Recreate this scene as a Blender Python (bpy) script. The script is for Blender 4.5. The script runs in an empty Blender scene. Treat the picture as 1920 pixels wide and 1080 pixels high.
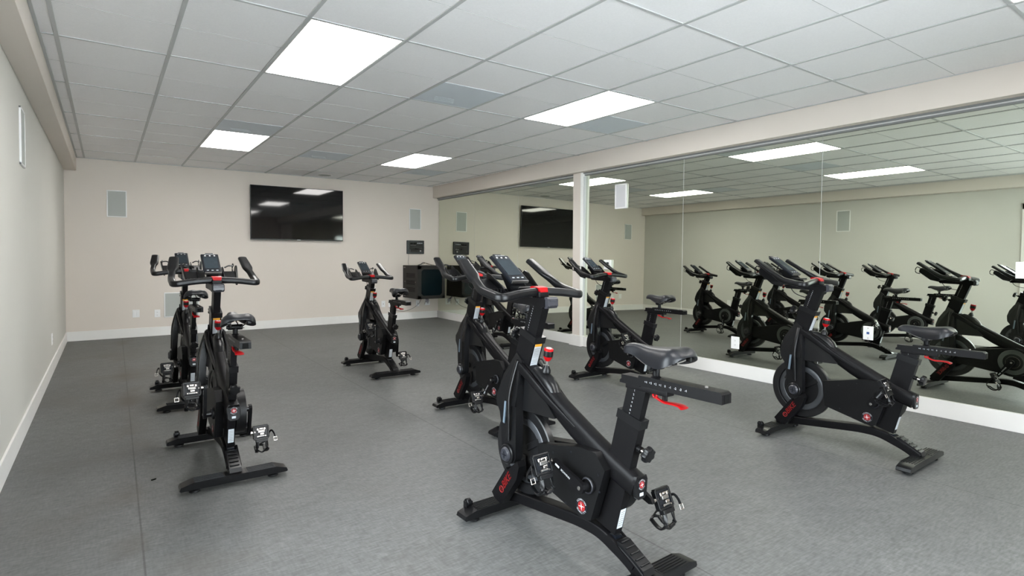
import bpy, bmesh, math, random
from mathutils import Vector, Matrix

random.seed(7)
scene = bpy.context.scene
PI = math.pi

# ------------------------------------------------------------------ camera
CAM_H, YAW, PITCH, ROLL, FPX, SHY = 1.2554, 0.6201, 0.0255, 0.0048, 1065.42, -33.108
fwd = Vector((math.sin(YAW), math.cos(YAW), 0)); right = Vector((math.cos(YAW), -math.sin(YAW), 0)); up = Vector((0, 0, 1))
f2 = fwd*math.cos(PITCH) - up*math.sin(PITCH); u2 = up*math.cos(PITCH) + fwd*math.sin(PITCH)
r3 = right*math.cos(ROLL) + u2*math.sin(ROLL); u3 = -right*math.sin(ROLL) + u2*math.cos(ROLL)
camd = bpy.data.cameras.new('camera'); cam = bpy.data.objects.new('camera', camd)
scene.collection.objects.link(cam); scene.camera = cam
m = Matrix.Identity(4)
for i in range(3):
    m[i][0] = r3[i]; m[i][1] = u3[i]; m[i][2] = -f2[i]
m[0][3], m[1][3], m[2][3] = 0, 0, CAM_H
cam.matrix_world = m
camd.sensor_width = 36; camd.lens = FPX/1920*36
camd.shift_y = SHY/1920          # principal point sits 33 px above centre
camd.clip_start = 0.05; camd.clip_end = 200

# ------------------------------------------------------------------ light
world = bpy.data.worlds.new('daylight'); scene.world = world; world.use_nodes = True
bg = world.node_tree.nodes['Background']
bg.inputs[0].default_value = (0.90, 0.93, 1.0, 1); bg.inputs[1].default_value = 11.5
PANEL_L = 9.5                   # radiance of the ceiling panels
scene.view_settings.view_transform = 'Standard'
scene.view_settings.look = 'None'
scene.view_settings.gamma = 1.0
scene.view_settings.use_curve_mapping = False
scene.view_settings.exposure = 1.08
scene.cycles.max_bounces = 12; scene.cycles.diffuse_bounces = 7; scene.cycles.glossy_bounces = 6
scene.cycles.transparent_max_bounces = 8; scene.cycles.sample_clamp_indirect = 6
scene.cycles.use_denoising = True
pl = bpy.data.lights.new('daylight_portal', 'AREA'); pl.shape = 'RECTANGLE'; pl.size = 1.9; pl.size_y = 2.1
pl.cycles.is_portal = True
po = bpy.data.objects.new('daylight_portal', pl); scene.collection.objects.link(po)
po.location = (-0.60, 1.68, 1.1); po.rotation_euler = (0, -PI/2, 0)     # faces +x, in the glazed door
pl2 = bpy.data.lights.new('added_window_portal', 'AREA'); pl2.shape = 'RECTANGLE'; pl2.size = 3.0; pl2.size_y = 2.0
pl2.cycles.is_portal = True
po2 = bpy.data.objects.new('added_window_portal', pl2); scene.collection.objects.link(po2)
po2.location = (1.73, -2.15, 1.11); po2.rotation_euler = (PI/2, 0, PI)   # faces +y, in the unseen window added behind the camera

# ------------------------------------------------------------------ materials
def mat(name, col, rough=0.5, metal=0.0, spec=0.5, coat=0.0, bump=None, noise=None, emit=None):
    m = bpy.data.materials.new(name); m.use_nodes = True
    nt = m.node_tree; b = nt.nodes['Principled BSDF']
    b.inputs['Base Color'].default_value = (*col, 1); b.inputs['Roughness'].default_value = rough
    b.inputs['Metallic'].default_value = metal; b.inputs['Specular IOR Level'].default_value = spec
    b.inputs['Coat Weight'].default_value = coat; b.inputs['Coat Roughness'].default_value = 0.15
    tc = nt.nodes.new('ShaderNodeTexCoord')
    if noise:
        sc, amt = noise
        n = nt.nodes.new('ShaderNodeTexNoise'); n.inputs['Scale'].default_value = sc; n.inputs['Detail'].default_value = 5
        nt.links.new(tc.outputs['Object'], n.inputs['Vector'])
        mr = nt.nodes.new('ShaderNodeMapRange'); mr.inputs[1].default_value = .3; mr.inputs[2].default_value = .7
        mr.inputs[3].default_value = 1-amt; mr.inputs[4].default_value = 1+amt
        mx = nt.nodes.new('ShaderNodeVectorMath'); mx.operation = 'SCALE'; mx.inputs[0].default_value = col
        nt.links.new(n.outputs[0], mr.inputs[0]); nt.links.new(mr.outputs[0], mx.inputs['Scale'])
        nt.links.new(mx.outputs[0], b.inputs['Base Color'])
    if bump:
        sc, st = bump
        n = nt.nodes.new('ShaderNodeTexNoise'); n.inputs['Scale'].default_value = sc; n.inputs['Detail'].default_value = 3
        nt.links.new(tc.outputs['Object'], n.inputs['Vector'])
        bp = nt.nodes.new('ShaderNodeBump'); bp.inputs['Strength'].default_value = st; bp.inputs['Distance'].default_value = 0.002
        nt.links.new(n.outputs[0], bp.inputs['Height']); nt.links.new(bp.outputs[0], b.inputs['Normal'])
    if emit:
        b.inputs['Emission Color'].default_value = (*emit[0], 1); b.inputs['Emission Strength'].default_value = emit[1]
    return m

M = {}
M['wall'] = mat('beige_wall_paint', (0.70, 0.640, 0.582), 0.7, spec=.3, bump=(180, .12), noise=(1.2, .015))
M['wall_side'] = mat('grey_green_side_wall_paint', (0.585, 0.575, 0.535), 0.7, spec=.3, bump=(180, .12), noise=(1.2, .015))
M['white'] = mat('white_trim_paint', (0.80, 0.79, 0.77), 0.45, noise=(3, .02))
M['tile'] = mat('ceiling_tile', (0.885, 0.875, 0.88), 0.9, spec=.2, bump=(260, .25), noise=(90, .02))
M['tee'] = mat('ceiling_tee', (0.50, 0.51, 0.51), 0.5)
M['score'] = mat('tile_score', (0.40, 0.40, 0.40), 0.8)
M['diffuser'] = mat('light_diffuser', (0.9, 0.9, 0.9), 0.5, emit=((1.0, 0.975, 0.945), PANEL_L))
M['vent'] = mat('vent_grey', (0.66, 0.71, 0.76), 0.6)
M['ventdark'] = mat('vent_slot', (0.52, 0.57, 0.60), 0.7)
M['grille'] = mat('speaker_grille', (0.42, 0.44, 0.42), 0.7, bump=(900, .3))
M['grille_white'] = mat('white_speaker_grille', (0.62, 0.62, 0.64), 0.7, bump=(900, .3))
M['plate'] = mat('white_plate', (0.82, 0.82, 0.82), 0.35)
M['slot'] = mat('dark_slot', (0.003, 0.003, 0.003), 0.7, spec=.1)
M['blue'] = mat('blue_jack', (0.03, 0.08, 0.25), 0.4)
M['alu'] = mat('aluminium_trim', (0.55, 0.56, 0.56), 0.45, metal=.0)
M['track'] = mat('dark_grey_track', (0.20, 0.205, 0.205), 0.5)
M['bronze'] = mat('bronze_frame', (0.05, 0.042, 0.032), 0.4, metal=.3)
M['frame'] = mat('black_powder_coat', (0.0042, 0.0040, 0.0046), 0.40, spec=.14, bump=(700, .08))
M['plastic'] = mat('black_plastic_housing', (0.0050, 0.0051, 0.0058), 0.28, spec=.28, bump=(500, .05))
M['cover'] = mat('black_cover_plastic', (0.0038, 0.0038, 0.0042), 0.42, spec=.2, bump=(400, .08))
M['rubber'] = mat('black_rubber_grip', (0.0042, 0.0043, 0.0050), 0.31, spec=.28, bump=(900, .12))
M['vinyl'] = mat('black_saddle_vinyl', (0.0075, 0.0083, 0.0110), 0.39, spec=.36, bump=(350, .10))
M['wheel'] = mat('flywheel_black', (0.010, 0.010, 0.011), 0.33, metal=.2)
M['rim'] = mat('flywheel_grey_ring', (0.07, 0.074, 0.082), 0.35, metal=.4)
M['disc'] = mat('grey_disc_ring', (0.060, 0.068, 0.066), 0.45)
M['red'] = mat('red_plastic', (0.33, 0.003, 0.005), 0.36, spec=.2)
M['redprint'] = mat('red_print', (0.25, 0.006, 0.007), 0.45)
M['chrome'] = mat('chrome_steel', (0.50, 0.47, 0.44), 0.24, metal=1.0)
M['steel'] = mat('brushed_steel', (0.26, 0.25, 0.24), 0.3, metal=.9)
M['cap'] = mat('grey_end_cap', (0.026, 0.027, 0.034), 0.35)
M['screen'] = mat('grey_lcd', (0.024, 0.034, 0.042), 0.20, spec=.3, noise=(30, .15))
M['bezel'] = mat('console_bezel', (0.006, 0.0075, 0.011), 0.28, spec=.3)
M['print'] = mat('white_print', (0.72, 0.74, 0.76), 0.5)
M['sticker'] = mat('sticker_grey', (0.50, 0.54, 0.58), 0.5)
M['orange'] = mat('orange_print', (0.72, 0.33, 0.02), 0.5)
M['strip'] = mat('pale_reflector_strip', (0.16, 0.21, 0.26), 0.3, metal=.3)
M['cabinet'] = mat('black_steel_cabinet', (0.012, 0.011, 0.0105), 0.45, spec=.25, bump=(600, .15))
M['smoked'] = mat('smoked_door_pane', (0.002, 0.006, 0.008), 0.08, spec=.3)
M['cable'] = mat('grey_cable', (0.22, 0.21, 0.20), 0.5)
M['cable_dark'] = mat('dark_cable', (0.02, 0.02, 0.02), 0.5)
M['cable_tan'] = mat('tan_cable', (0.30, 0.26, 0.20), 0.5)
M['purple'] = mat('purple_cable', (0.10, 0.06, 0.22), 0.5)
M['tv'] = mat('tv_glass', (0.0035, 0.0035, 0.004), 0.045, spec=.45)
M['tvbody'] = mat('tv_body', (0.008, 0.008, 0.009), 0.35)
M['concrete'] = mat('patio_concrete', (0.35, 0.34, 0.32), 0.8, noise=(4, .08))

# mirror: silvered glass with the slight green cast of float glass
mm = mat('mirror_glass', (0.735, 0.772, 0.668), 0.0, metal=1.0)
M['mirror'] = mm
# window glass: clear thin pane
g = bpy.data.materials.new('clear_glass'); g.use_nodes = True; nt = g.node_tree; nt.nodes.clear()
o_ = nt.nodes.new('ShaderNodeOutputMaterial'); mx = nt.nodes.new('ShaderNodeMixShader'); tr = nt.nodes.new('ShaderNodeBsdfTransparent')
gl = nt.nodes.new('ShaderNodeBsdfGlossy'); gl.inputs['Roughness'].default_value = 0.0; fr = nt.nodes.new('ShaderNodeFresnel'); fr.inputs[0].default_value = 1.45
tr.inputs[0].default_value = (.92, .95, .94, 1)
nt.links.new(fr.outputs[0], mx.inputs[0]); nt.links.new(tr.outputs[0], mx.inputs[1]); nt.links.new(gl.outputs[0], mx.inputs[2]); nt.links.new(mx.outputs[0], o_.inputs[0])
M['glass'] = g

# floor: grey sheet vinyl with a fine woven fleck, welded seams and worn marks near one seam
fm = bpy.data.materials.new('grey_vinyl_floor'); fm.use_nodes = True; nt = fm.node_tree; b = nt.nodes['Principled BSDF']
L = nt.links.new; N = nt.nodes.new
tc = N('ShaderNodeTexCoord')
def noise(scale, vec_scale=None, detail=4):
    n = N('ShaderNodeTexNoise'); n.inputs['Scale'].default_value = scale; n.inputs['Detail'].default_value = detail
    if vec_scale:
        mp = N('ShaderNodeMapping'); mp.inputs['Scale'].default_value = vec_scale; L(tc.outputs['Object'], mp.inputs[0]); L(mp.outputs[0], n.inputs['Vector'])
    else: L(tc.outputs['Object'], n.inputs['Vector'])
    return n
def rng(src, a, b_, c, d):
    mr = N('ShaderNodeMapRange'); mr.inputs[1].default_value = a; mr.inputs[2].default_value = b_; mr.inputs[3].default_value = c; mr.inputs[4].default_value = d
    L(src, mr.inputs[0]); return mr.outputs[0]
def math_(op, a, b_=None):
    k = N('ShaderNodeMath'); k.operation = op
    for i, v in enumerate((a, b_)):
        if v is None: continue
        if isinstance(v, (int, float)): k.inputs[i].default_value = v
        else: L(v, k.inputs[i])
    return k.outputs[0]
a1 = rng(noise(95, (1, .22, 1)).outputs[0], .3, .7, .86, 1.14)
a2 = rng(noise(95, (.22, 1, 1)).outputs[0], .3, .7, .76, 1.24)
a3 = rng(noise(1.3).outputs[0], .3, .7, .92, 1.08)
a4 = rng(noise(14, (.4, 1, 1), 6).outputs[0], .3, .7, .91, 1.09)
v = math_('MULTIPLY', math_('MULTIPLY', a1, a2), math_('MULTIPLY', a3, a4))
sx = N('ShaderNodeSeparateXYZ'); L(tc.outputs['Object'], sx.inputs[0])
xs = math_('SUBTRACT', math_('ADD', sx.outputs[0], math_('MULTIPLY', sx.outputs[1], -0.009)), 0.088)
fr_ = math_('ABSOLUTE', math_('SUBTRACT', math_('FRACT', math_('ADD', math_('DIVIDE', xs, 1.83), 10.5)), 0.5))
seam = rng(math_('MULTIPLY', fr_, 1.83), 0.002, 0.0055, 0.55, 1.0)
v = math_('MULTIPLY', v, seam)
dirt = math_('MULTIPLY', rng(math_('ABSOLUTE', xs), 0.0, 0.16, 1.0, 0.0), rng(noise(2.2, (1, .6, 1), 6).outputs[0], .48, .66, 0, 1))
wear = math_('MULTIPLY', rng(noise(1.1, (1, 1, 1), 7).outputs[0], .52, .70, 0, 1), rng(math_('ABSOLUTE', math_('ADD', xs, -.1)), .3, 1.2, 1, 0))
dirt = math_('MINIMUM', math_('ADD', math_('MULTIPLY', dirt, .9), math_('MULTIPLY', wear, .55)), 1.0)
vm = N('ShaderNodeVectorMath'); vm.operation = 'SCALE'; vm.inputs[0].default_value = (0.110, 0.113, 0.111); L(v, vm.inputs['Scale'])
mc = N('ShaderNodeMix'); mc.data_type = 'RGBA'; L(dirt, mc.inputs[0]); L(vm.outputs[0], mc.inputs[6]); mc.inputs[7].default_value = (0.080, 0.070, 0.058, 1)
L(mc.outputs[2], b.inputs['Base Color'])
b.inputs['Roughness'].default_value = 0.50; b.inputs['Specular IOR Level'].default_value = .36
bn = N('ShaderNodeBump'); bn.inputs['Strength'].default_value = .12; bn.inputs['Distance'].default_value = .002; L(v, bn.inputs['Height']); L(bn.outputs[0], b.inputs['Normal'])
M['floor'] = fm

# ------------------------------------------------------------------ mesh building
class MB:
    """collects shapes with their materials, then links them as one mesh object"""
    def __init__(s): s.v = []; s.f = []; s.mi = []; s.mats = []; s.T = None
    def midx(s, name):
        if name not in s.mats: s.mats.append(name)
        return s.mats.index(name)
    def add(s, verts, faces, mname):
        k = len(s.v); i = s.midx(mname)
        if s.T is not None: verts = [s.T @ Vector(q) for q in verts]
        s.v += [tuple(q) for q in verts]; s.f += [[k+j for j in f] for f in faces]; s.mi += [i]*len(faces)
    def add_bm(s, bm, mname):
        bm.verts.index_update()
        s.add([v.co.copy() for v in bm.verts], [[v.index for v in f.verts] for f in bm.faces], mname); bm.free()
    def build(s, name, parent=None, loc=None, coll=None, sharp=35):
        me = bpy.data.meshes.new(name); me.from_pydata(s.v, [], s.f)
        for n in s.mats: me.materials.append(M[n])
        me.polygons.foreach_set('material_index', s.mi)
        me.polygons.foreach_set('use_smooth', [True]*len(me.polygons))
        me.update(); me.set_sharp_from_angle(angle=math.radians(sharp))
        if loc is not None: me.transform(Matrix.Translation(-Vector(loc)))
        o = bpy.data.objects.new(name, me); scene.collection.objects.link(o)
        wn_ = o.modifiers.new('weighted_normals', 'WEIGHTED_NORMAL'); wn_.keep_sharp = True; wn_.weight = 80
        if parent: o.parent = parent
        if loc is not None: o.location = loc
        return o

def bevel(bm, w, seg=2):
    if w > 0: bmesh.ops.bevel(bm, geom=[e for e in bm.edges if len(e.link_faces) == 2 and e.calc_face_angle(0) > .5], offset=w, segments=seg, affect='EDGES', clamp_overlap=True, profile=.5)
    bmesh.ops.recalc_face_normals(bm, faces=bm.faces)

def prism(mb, pts, x0, x1, mname, bev=.004, seg=2, warp=None):
    """polygon in the y-z plane extruded along x"""
    bm = bmesh.new()
    a = [bm.verts.new((x0, y, z)) for y, z in pts]; c = [bm.verts.new((x1, y, z)) for y, z in pts]
    bm.faces.new(a); bm.faces.new(c[::-1]); n = len(pts)
    for i in range(n): bm.faces.new((a[i], c[i], c[(i+1) % n], a[(i+1) % n]))
    if warp:
        for q in bm.verts: q.co = warp(q.co)
    bevel(bm, bev, seg); mb.add_bm(bm, mname)

def box(mb, c, s, mname, bev=.003, R=None, seg=2):
    bm = bmesh.new(); bmesh.ops.create_cube(bm, size=1)
    for q in bm.verts: q.co = Vector((q.co.x*s[0], q.co.y*s[1], q.co.z*s[2]))
    bevel(bm, min(bev, min(s)*.4), seg)
    for q in bm.verts: q.co = (R @ q.co if R else q.co) + Vector(c)
    mb.add_bm(bm, mname)

def bx(mb, lo, hi, mname, bev=.003, seg=2):
    box(mb, [(a+b)/2 for a, b in zip(lo, hi)], [abs(b-a) for a, b in zip(lo, hi)], mname, bev, None, seg)

def frame_of(d, hint=Vector((0, 0, 1))):
    d = Vector(d).normalized()
    if abs(d.dot(hint)) > .98: hint = Vector((0, 1, 0))
    s = d.cross(hint).normalized(); return s, s.cross(d).normalized(), d

def lathe(mb, prof, origin, axis, mname, seg=32):
    """prof: list of (radius, height) along the axis, closed with caps"""
    s, u, d = frame_of(axis); o = Vector(origin); V = []; F = []; n = len(prof)
    for r, h in prof:
        for k in range(seg):
            t = 2*PI*k/seg; V.append(o + d*h + (s*math.cos(t)+u*math.sin(t))*r)
    for i in range(n-1):
        for k in range(seg):
            a, b_ = i*seg+k, i*seg+(k+1) % seg; F.append((a, b_, b_+seg, a+seg))
    F.append(tuple(range(seg))[::-1]); F.append(tuple((n-1)*seg+k for k in range(seg)))
    mb.add(V, F, mname)

def cyl(mb, a, b_, r, mname, seg=20, r2=None, ch=None):
    a, b_ = Vector(a), Vector(b_); h = (b_-a).length; r2 = r if r2 is None else r2
    c = min(ch if ch is not None else r*.12, h*.3)
    lathe(mb, [(r-c, 0), (r, c), (r2, h-c), (r2-c, h)], a, b_-a, mname, seg)

def ring(mb, c, axis, R_, r, mname, seg=28, s2=10):
    s, u, d = frame_of(axis); c = Vector(c); V = []; F = []
    for i in range(seg):
        t = 2*PI*i/seg; e = s*math.cos(t)+u*math.sin(t)
        for j in range(s2):
            q = 2*PI*j/s2; V.append(c + e*(R_+r*math.cos(q)) + d*r*math.sin(q))
    for i in range(seg):
        for j in range(s2):
            F.append((i*s2+j, ((i+1) % seg)*s2+j, ((i+1) % seg)*s2+(j+1) % s2, i*s2+(j+1) % s2))
    mb.add(V, F, mname)

def smooth_path(pts, n=6):
    P = [Vector(p) for p in pts]; out = []
    for i in range(len(P)-1):
        p0 = P[max(i-1, 0)]; p1 = P[i]; p2 = P[i+1]; p3 = P[min(i+2, len(P)-1)]
        for k in range(n):
            t = k/n; out.append(.5*((2*p1)+(-p0+p2)*t+(2*p0-5*p1+4*p2-p3)*t*t+(-p0+3*p1-3*p2+p3)*t**3))
    out.append(P[-1]); return out

def round_path(pts, r=.02, n=5):
    P = [Vector(p) for p in pts]; out = [P[0]]
    for i in range(1, len(P)-1):
        a = (P[i-1]-P[i]); c = (P[i+1]-P[i]); rr = min(r, a.length*.45, c.length*.45)
        a = P[i]+a.normalized()*rr; c = P[i]+c.normalized()*rr
        for k in range(n+1):
            t = k/n; out.append(a*(1-t)**2+P[i]*2*t*(1-t)+c*t*t)
    out.append(P[-1]); return out

def sweep(mb, path, w, h, mname, p=2.0, seg=16, hint=Vector((0, 0, 1)), capr=True):
    """superellipse section w x h (half sizes, number or function of t) along the path"""
    P = [Vector(q) for q in path]; n = len(P); V = []; F = []
    ln = [0]
    for i in range(1, n): ln.append(ln[-1]+(P[i]-P[i-1]).length)
    W = w if callable(w) else (lambda t: w); H = h if callable(h) else (lambda t: h)
    rows = []
    for i in range(n):
        d = (P[min(i+1, n-1)]-P[max(i-1, 0)]).normalized(); rows.append((P[i], d, ln[i]/ln[-1], 1.0))
    if capr:
        e = min(W(0), H(0)); a = rows[0]; z = rows[-1]; e2 = min(W(1), H(1))
        rows = [(a[0]-a[1]*e*.0, a[1], 0, .72), (a[0]+a[1]*e*.25, a[1], 0, 1)] + rows[1:-1] + [(z[0]-z[1]*e2*.25, z[1], 1, 1), (z[0], z[1], 1, .72)]
    for c, d, t, k in rows:
        s = d.cross(hint)
        if s.length < 1e-3: s = d.cross(Vector((0, 1, 0)))
        s.normalize(); u = s.cross(d).normalized()
        for j in range(seg):
            q = 2*PI*(j+.5)/seg; cx, sy = math.cos(q), math.sin(q)
            V.append(c + s*W(t)*k*math.copysign(abs(cx)**(2/p), cx) + u*H(t)*k*math.copysign(abs(sy)**(2/p), sy))
    m_ = len(rows)
    for i in range(m_-1):
        for j in range(seg):
            a, b_ = i*seg+j, i*seg+(j+1) % seg; F.append((a, a+seg, b_+seg, b_))
    F.append(tuple(range(seg))); F.append(tuple((m_-1)*seg+j for j in range(seg))[::-1])
    mb.add(V, F, mname)

_tx = {}
def glyphs(s):
    if s not in _tx:
        cu = bpy.data.curves.new('t', 'FONT'); cu.body = s; cu.size = 1; cu.extrude = 0; cu.resolution_u = 3
        cu.align_x = 'CENTER'; cu.align_y = 'CENTER'
        ob = bpy.data.objects.new('t', cu); scene.collection.objects.link(ob)
        dg = bpy.context.evaluated_depsgraph_get(); me = bpy.data.meshes.new_from_object(ob.evaluated_get(dg))
        _tx[s] = ([v.co.copy() for v in me.vertices], [list(p.vertices) for p in me.polygons])
        bpy.data.objects.remove(ob); bpy.data.curves.remove(cu); bpy.data.meshes.remove(me)
    return _tx[s]
def text(mb, s, o, r, u, size, mname, bold=0, italic=0):
    V, F = glyphs(s); o, r, u = Vector(o), Vector(r).normalized(), Vector(u).normalized(); nrm = r.cross(u).normalized()
    offs = [(0, 0)] + ([(bold, 0), (0, bold), (bold, bold)] if bold else [])
    for dx, dy in offs:
        mb.add([o + r*(q.x+dx+italic*q.y)*size + u*(q.y+dy)*size + nrm*.0006 for q in V], F, mname)
def ring_text(mb, s, o, r, u, R_, size, mname, start, step):
    o, r, u = Vector(o), Vector(r).normalized(), Vector(u).normalized()
    for i, ch in enumerate(s):
        if ch == ' ': continue
        t = start + step*(i-(len(s)-1)/2); e = r*math.sin(t)+u*math.cos(t); sgn = 1 if step > 0 else -1
        tang = (r*math.cos(t)-u*math.sin(t))*sgn
        text(mb, ch, o+e*R_, tang, e*sgn, size, mname, .03)
def emblem(mb, o, r, u, R_):
    """red disc, white four-pointed star, white ring lettering on black"""
    o, r, u = Vector(o), Vector(r).normalized(), Vector(u).normalized(); n = r.cross(u).normalized()
    cyl(mb, o-n*.0005, o+n*.0012, R_, 'bezel', 28); cyl(mb, o+n*.0008, o+n*.0020, R_*.63, 'redprint', 28)
    st = []
    for k in range(8):
        t = PI/2*(k/2)+.12; rr = R_*.58 if k % 2 == 0 else R_*.09
        st.append(o+n*.0026+(r*math.cos(t)+u*math.sin(t))*rr)
    mb.add([o+n*.0026]+st, [(0, 1+k, 1+(k+1) % 8) for k in range(8)], 'print')
    ring_text(mb, 'SCHWINN', o+n*.0012, r, u, R_*.83, R_*.34, 'print', 0, .33)
    ring_text(mb, 'QUALITY', o+n*.0012, r, u, R_*.83, R_*.34, 'print', PI, -.33)

def tag(o, label=None, cat=None, group=None, kind=None):
    for k, v_ in (('label', label), ('category', cat), ('group', group), ('kind', kind)):
        if v_: o[k] = v_
    return o
def empty(name, loc, rz=0):
    o = bpy.data.objects.new(name, None); scene.collection.objects.link(o); o.location = loc; o.rotation_euler = (0, 0, rz)
    o.empty_display_size = .1; return o

# ------------------------------------------------------------------ room
XL, YB, ZC = -0.4785, 10.273, 2.6393
YN = -2.0                                   # wall behind the camera
XS, ZS = -0.337, 2.447                      # soffit along the left wall
ZB = 2.412                                  # underside of the beam on the right
SK = 0.01484                                # the mirror wall runs very slightly out of square
def mx_(y, off=0): return 5.4116 + SK*(y-5) + off
TX0, TDX, TY0, TDY = -0.2421, 0.6096, 4.6308, 1.2192

b = MB(); b.add([(-.9, YN-.2, 0), (6.2, YN-.2, 0), (6.2, YB+.2, 0), (-.9, YB+.2, 0), (-.9, YN-.2, -.15), (6.2, YN-.2, -.15), (6.2, YB+.2, -.15), (-.9, YB+.2, -.15)],
                [(0, 1, 2, 3), (7, 6, 5, 4), (0, 4, 5, 1), (1, 5, 6, 2), (2, 6, 7, 3), (3, 7, 4, 0)], 'floor')
tag(b.build('floor'), kind='structure')
b = MB(); bx(b, (-.9, YN-.2, ZC), (6.2, YB+.2, ZC+.15), 'tile', 0)
for k in range(-8, 6):                      # scored joint across the middle of each 2x4 tile
    y = TY0+(k+.5)*TDY
    if YN < y < YB: bx(b, (XS, y-.002, ZC-.0006), (5.6, y+.0015, ZC+.001), 'score', 0); bx(b, (XS, y+.0015, ZC-.0012), (5.6, y+.003, ZC+.001), 'tile', 0)
tag(b.build('ceiling'), kind='structure')
b = MB()
for i in range(0, 10):
    x = TX0+i*TDX; bx(b, (x-.012, YN, ZC-.006), (x+.012, YB, ZC+.002), 'tee', .001)
for j in range(-7, 6):
    y = TY0+j*TDY
    if YN < y < YB: bx(b, (XS, y-.010, ZC-.005), (5.6, y+.010, ZC+.002), 'tee', .001)
bx(b, (XS, YN, ZC-.008), (XS+.018, YB, ZC), 'tee', .001); bx(b, (XS, YB-.016, ZC-.008), (5.6, YB, ZC), 'tee', .001)
tag(b.build('trim_1'), kind='structure')

b = MB(); bx(b, (-.9, YB, -.05), (6.2, YB+.15, ZC+.1), 'wall', 0); tag(b.build('wall_back'), kind='structure')
WX0, WX1, WZ0, WZ1 = .25, 3.2, .12, 2.10  # unseen window, added so daylight brightens the ceiling and walls
b = MB()
for lo, hi in (((-.9, -.05), (WX0, ZC+.1)), ((WX1, -.05), (6.2, ZC+.1)), ((WX0, -.05), (WX1, WZ0)), ((WX0, WZ1), (WX1, ZC+.1))):
    bx(b, (lo[0], YN-.15, lo[1]), (hi[0], YN, hi[1]), 'wall', 0)
tag(b.build('wall_front'), kind='structure')
b = MB()
for k in range(4):
    x = WX0+(WX1-WX0)*k/3; bx(b, (x-.03, YN-.10, WZ0), (x+.03, YN-.04, WZ1), 'bronze', .003)
for z in (WZ0+.03, WZ1-.03): bx(b, (WX0, YN-.10, z-.03), (WX1, YN-.04, z+.03), 'bronze', .003)
wn = b.build('added_window_1'); tag(wn, kind='structure')
b = MB(); bx(b, (WX0, YN-.073, WZ0), (WX1, YN-.067, WZ1), 'glass', 0); b.build('added_window_pane', wn)
DY0, DY1, DZ = 0.78, 2.60, 2.12             # glazed door opening in the left wall
b = MB(); bx(b, (XL-.2, DY1, -.05), (XL, YB, ZC+.1), 'wall_side', 0); bx(b, (XL-.2, YN, -.05), (XL, DY0, ZC+.1), 'wall_side', 0)
bx(b, (XL-.2, DY0, DZ), (XL, DY1, ZC+.1), 'wall_side', 0); tag(b.build('wall_left'), kind='structure')
b = MB(); bx(b, (XL, YN, ZS), (XS, YB, ZC), 'wall', .003); tag(b.build('trim_2'), kind='structure')   # soffit
b = MB(); bx(b, (XL, DY1+.10, 0), (XL+.014, YB, .136), 'white', .003); bx(b, (XL, YN, 0), (XL+.014, DY0-.10, .136), 'white', .003)
tag(b.build('baseboard_left'), kind='structure')
b = MB(); bx(b, (XL, YB-.014, 0), (5.49, YB, .136), 'white', .003); tag(b.build('baseboard_back'), kind='structure')

def skew(name, boxes, kind='structure', lean=0.0):
    b = MB(); b.T = Matrix.Translation((5.4116, 5, 1.2)) @ Matrix.Rotation(-SK, 4, 'Z') @ Matrix.Rotation(lean, 4, 'Y')
    for lo, hi, mn, bv in boxes:
        bx(b, (lo[0], lo[1]-5, lo[2]-1.2), (hi[0], hi[1]-5, hi[2]-1.2), mn, bv)
    o = b.build(name)
    if kind: tag(o, kind=kind)
    return o
YE = YB+.02
skew('wall_right', [((.045, YN, -.05), (.25, YE, ZC+.1), 'wall', 0)])
skew('trim_3', [((-.122, YN, ZB), (.06, YE, ZC+.05), 'wall', .003)])                 # beam over the mirrors
skew('trim_4', [((-.028, YN, ZB-.014), (.045, YE, ZB), 'track', .001), ((-.010, YN, ZB-.026), (.045, YE, ZB-.014), 'alu', .001), ((-.006, YN, ZB-.040), (.045, YE, ZB-.026), 'track', .001)])  # head track of the mirrors
skew('baseboard_right', [((-.030, YN, 0), (.05, 5.86, .136), 'white', .003), ((-.030, 6.07, 0), (.05, YE-.02, .136), 'white', .003),
                         ((-.082, 5.845, 0), (.0, 6.085, .150), 'white', .003)])
skew('trim_5', [((-.066, 5.876, .15), (.045, 6.035, ZB), 'wall', .003), ((-.068, 5.866, .15), (.03, 5.878, ZB), 'white', .001)])     # post between the mirrors
skew('trim_6', [((-.022, 5.852, .15), (.03, 5.866, ZB-.05), 'alu', .002)])
# mirror sheets
seams = [(10.255, 8.850, 'tall frameless mirror sheet touching the corner of the television wall'),
         (8.846, 7.482, 'tall frameless mirror sheet, second out from the far corner'),
         (7.478, 6.040, 'tall frameless mirror sheet ending at the far side of the square post'),
         (5.850, 4.192, 'tall frameless mirror sheet starting at the near side of the square post'),
         (4.188, 2.627, 'tall frameless mirror sheet carrying the double power outlet low down'),
         (2.623, 1.060, 'tall frameless mirror sheet carrying the blue data jack and light switch'),
         (1.056, -.500, 'tall frameless mirror sheet beyond the right edge of the view')]
for y1, y0, lab in seams:
    o = skew('mirror_panel', [((0, y0, .138), (.006, y1, ZB-.030), 'mirror', 0)], None, lean=0.0109)
    # re-seat the origin on the sheet itself
    tag(o, lab, 'mirror', 'mirror sheets along the right wall')

skew('trim_7', [((-.0006, y_-.0002, .138), (.004, y_+.0030, ZB-.030), 'alu', 0) for y_ in (8.846, 7.478, 4.188, 2.623, 1.056)], lean=0.0109)
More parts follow.
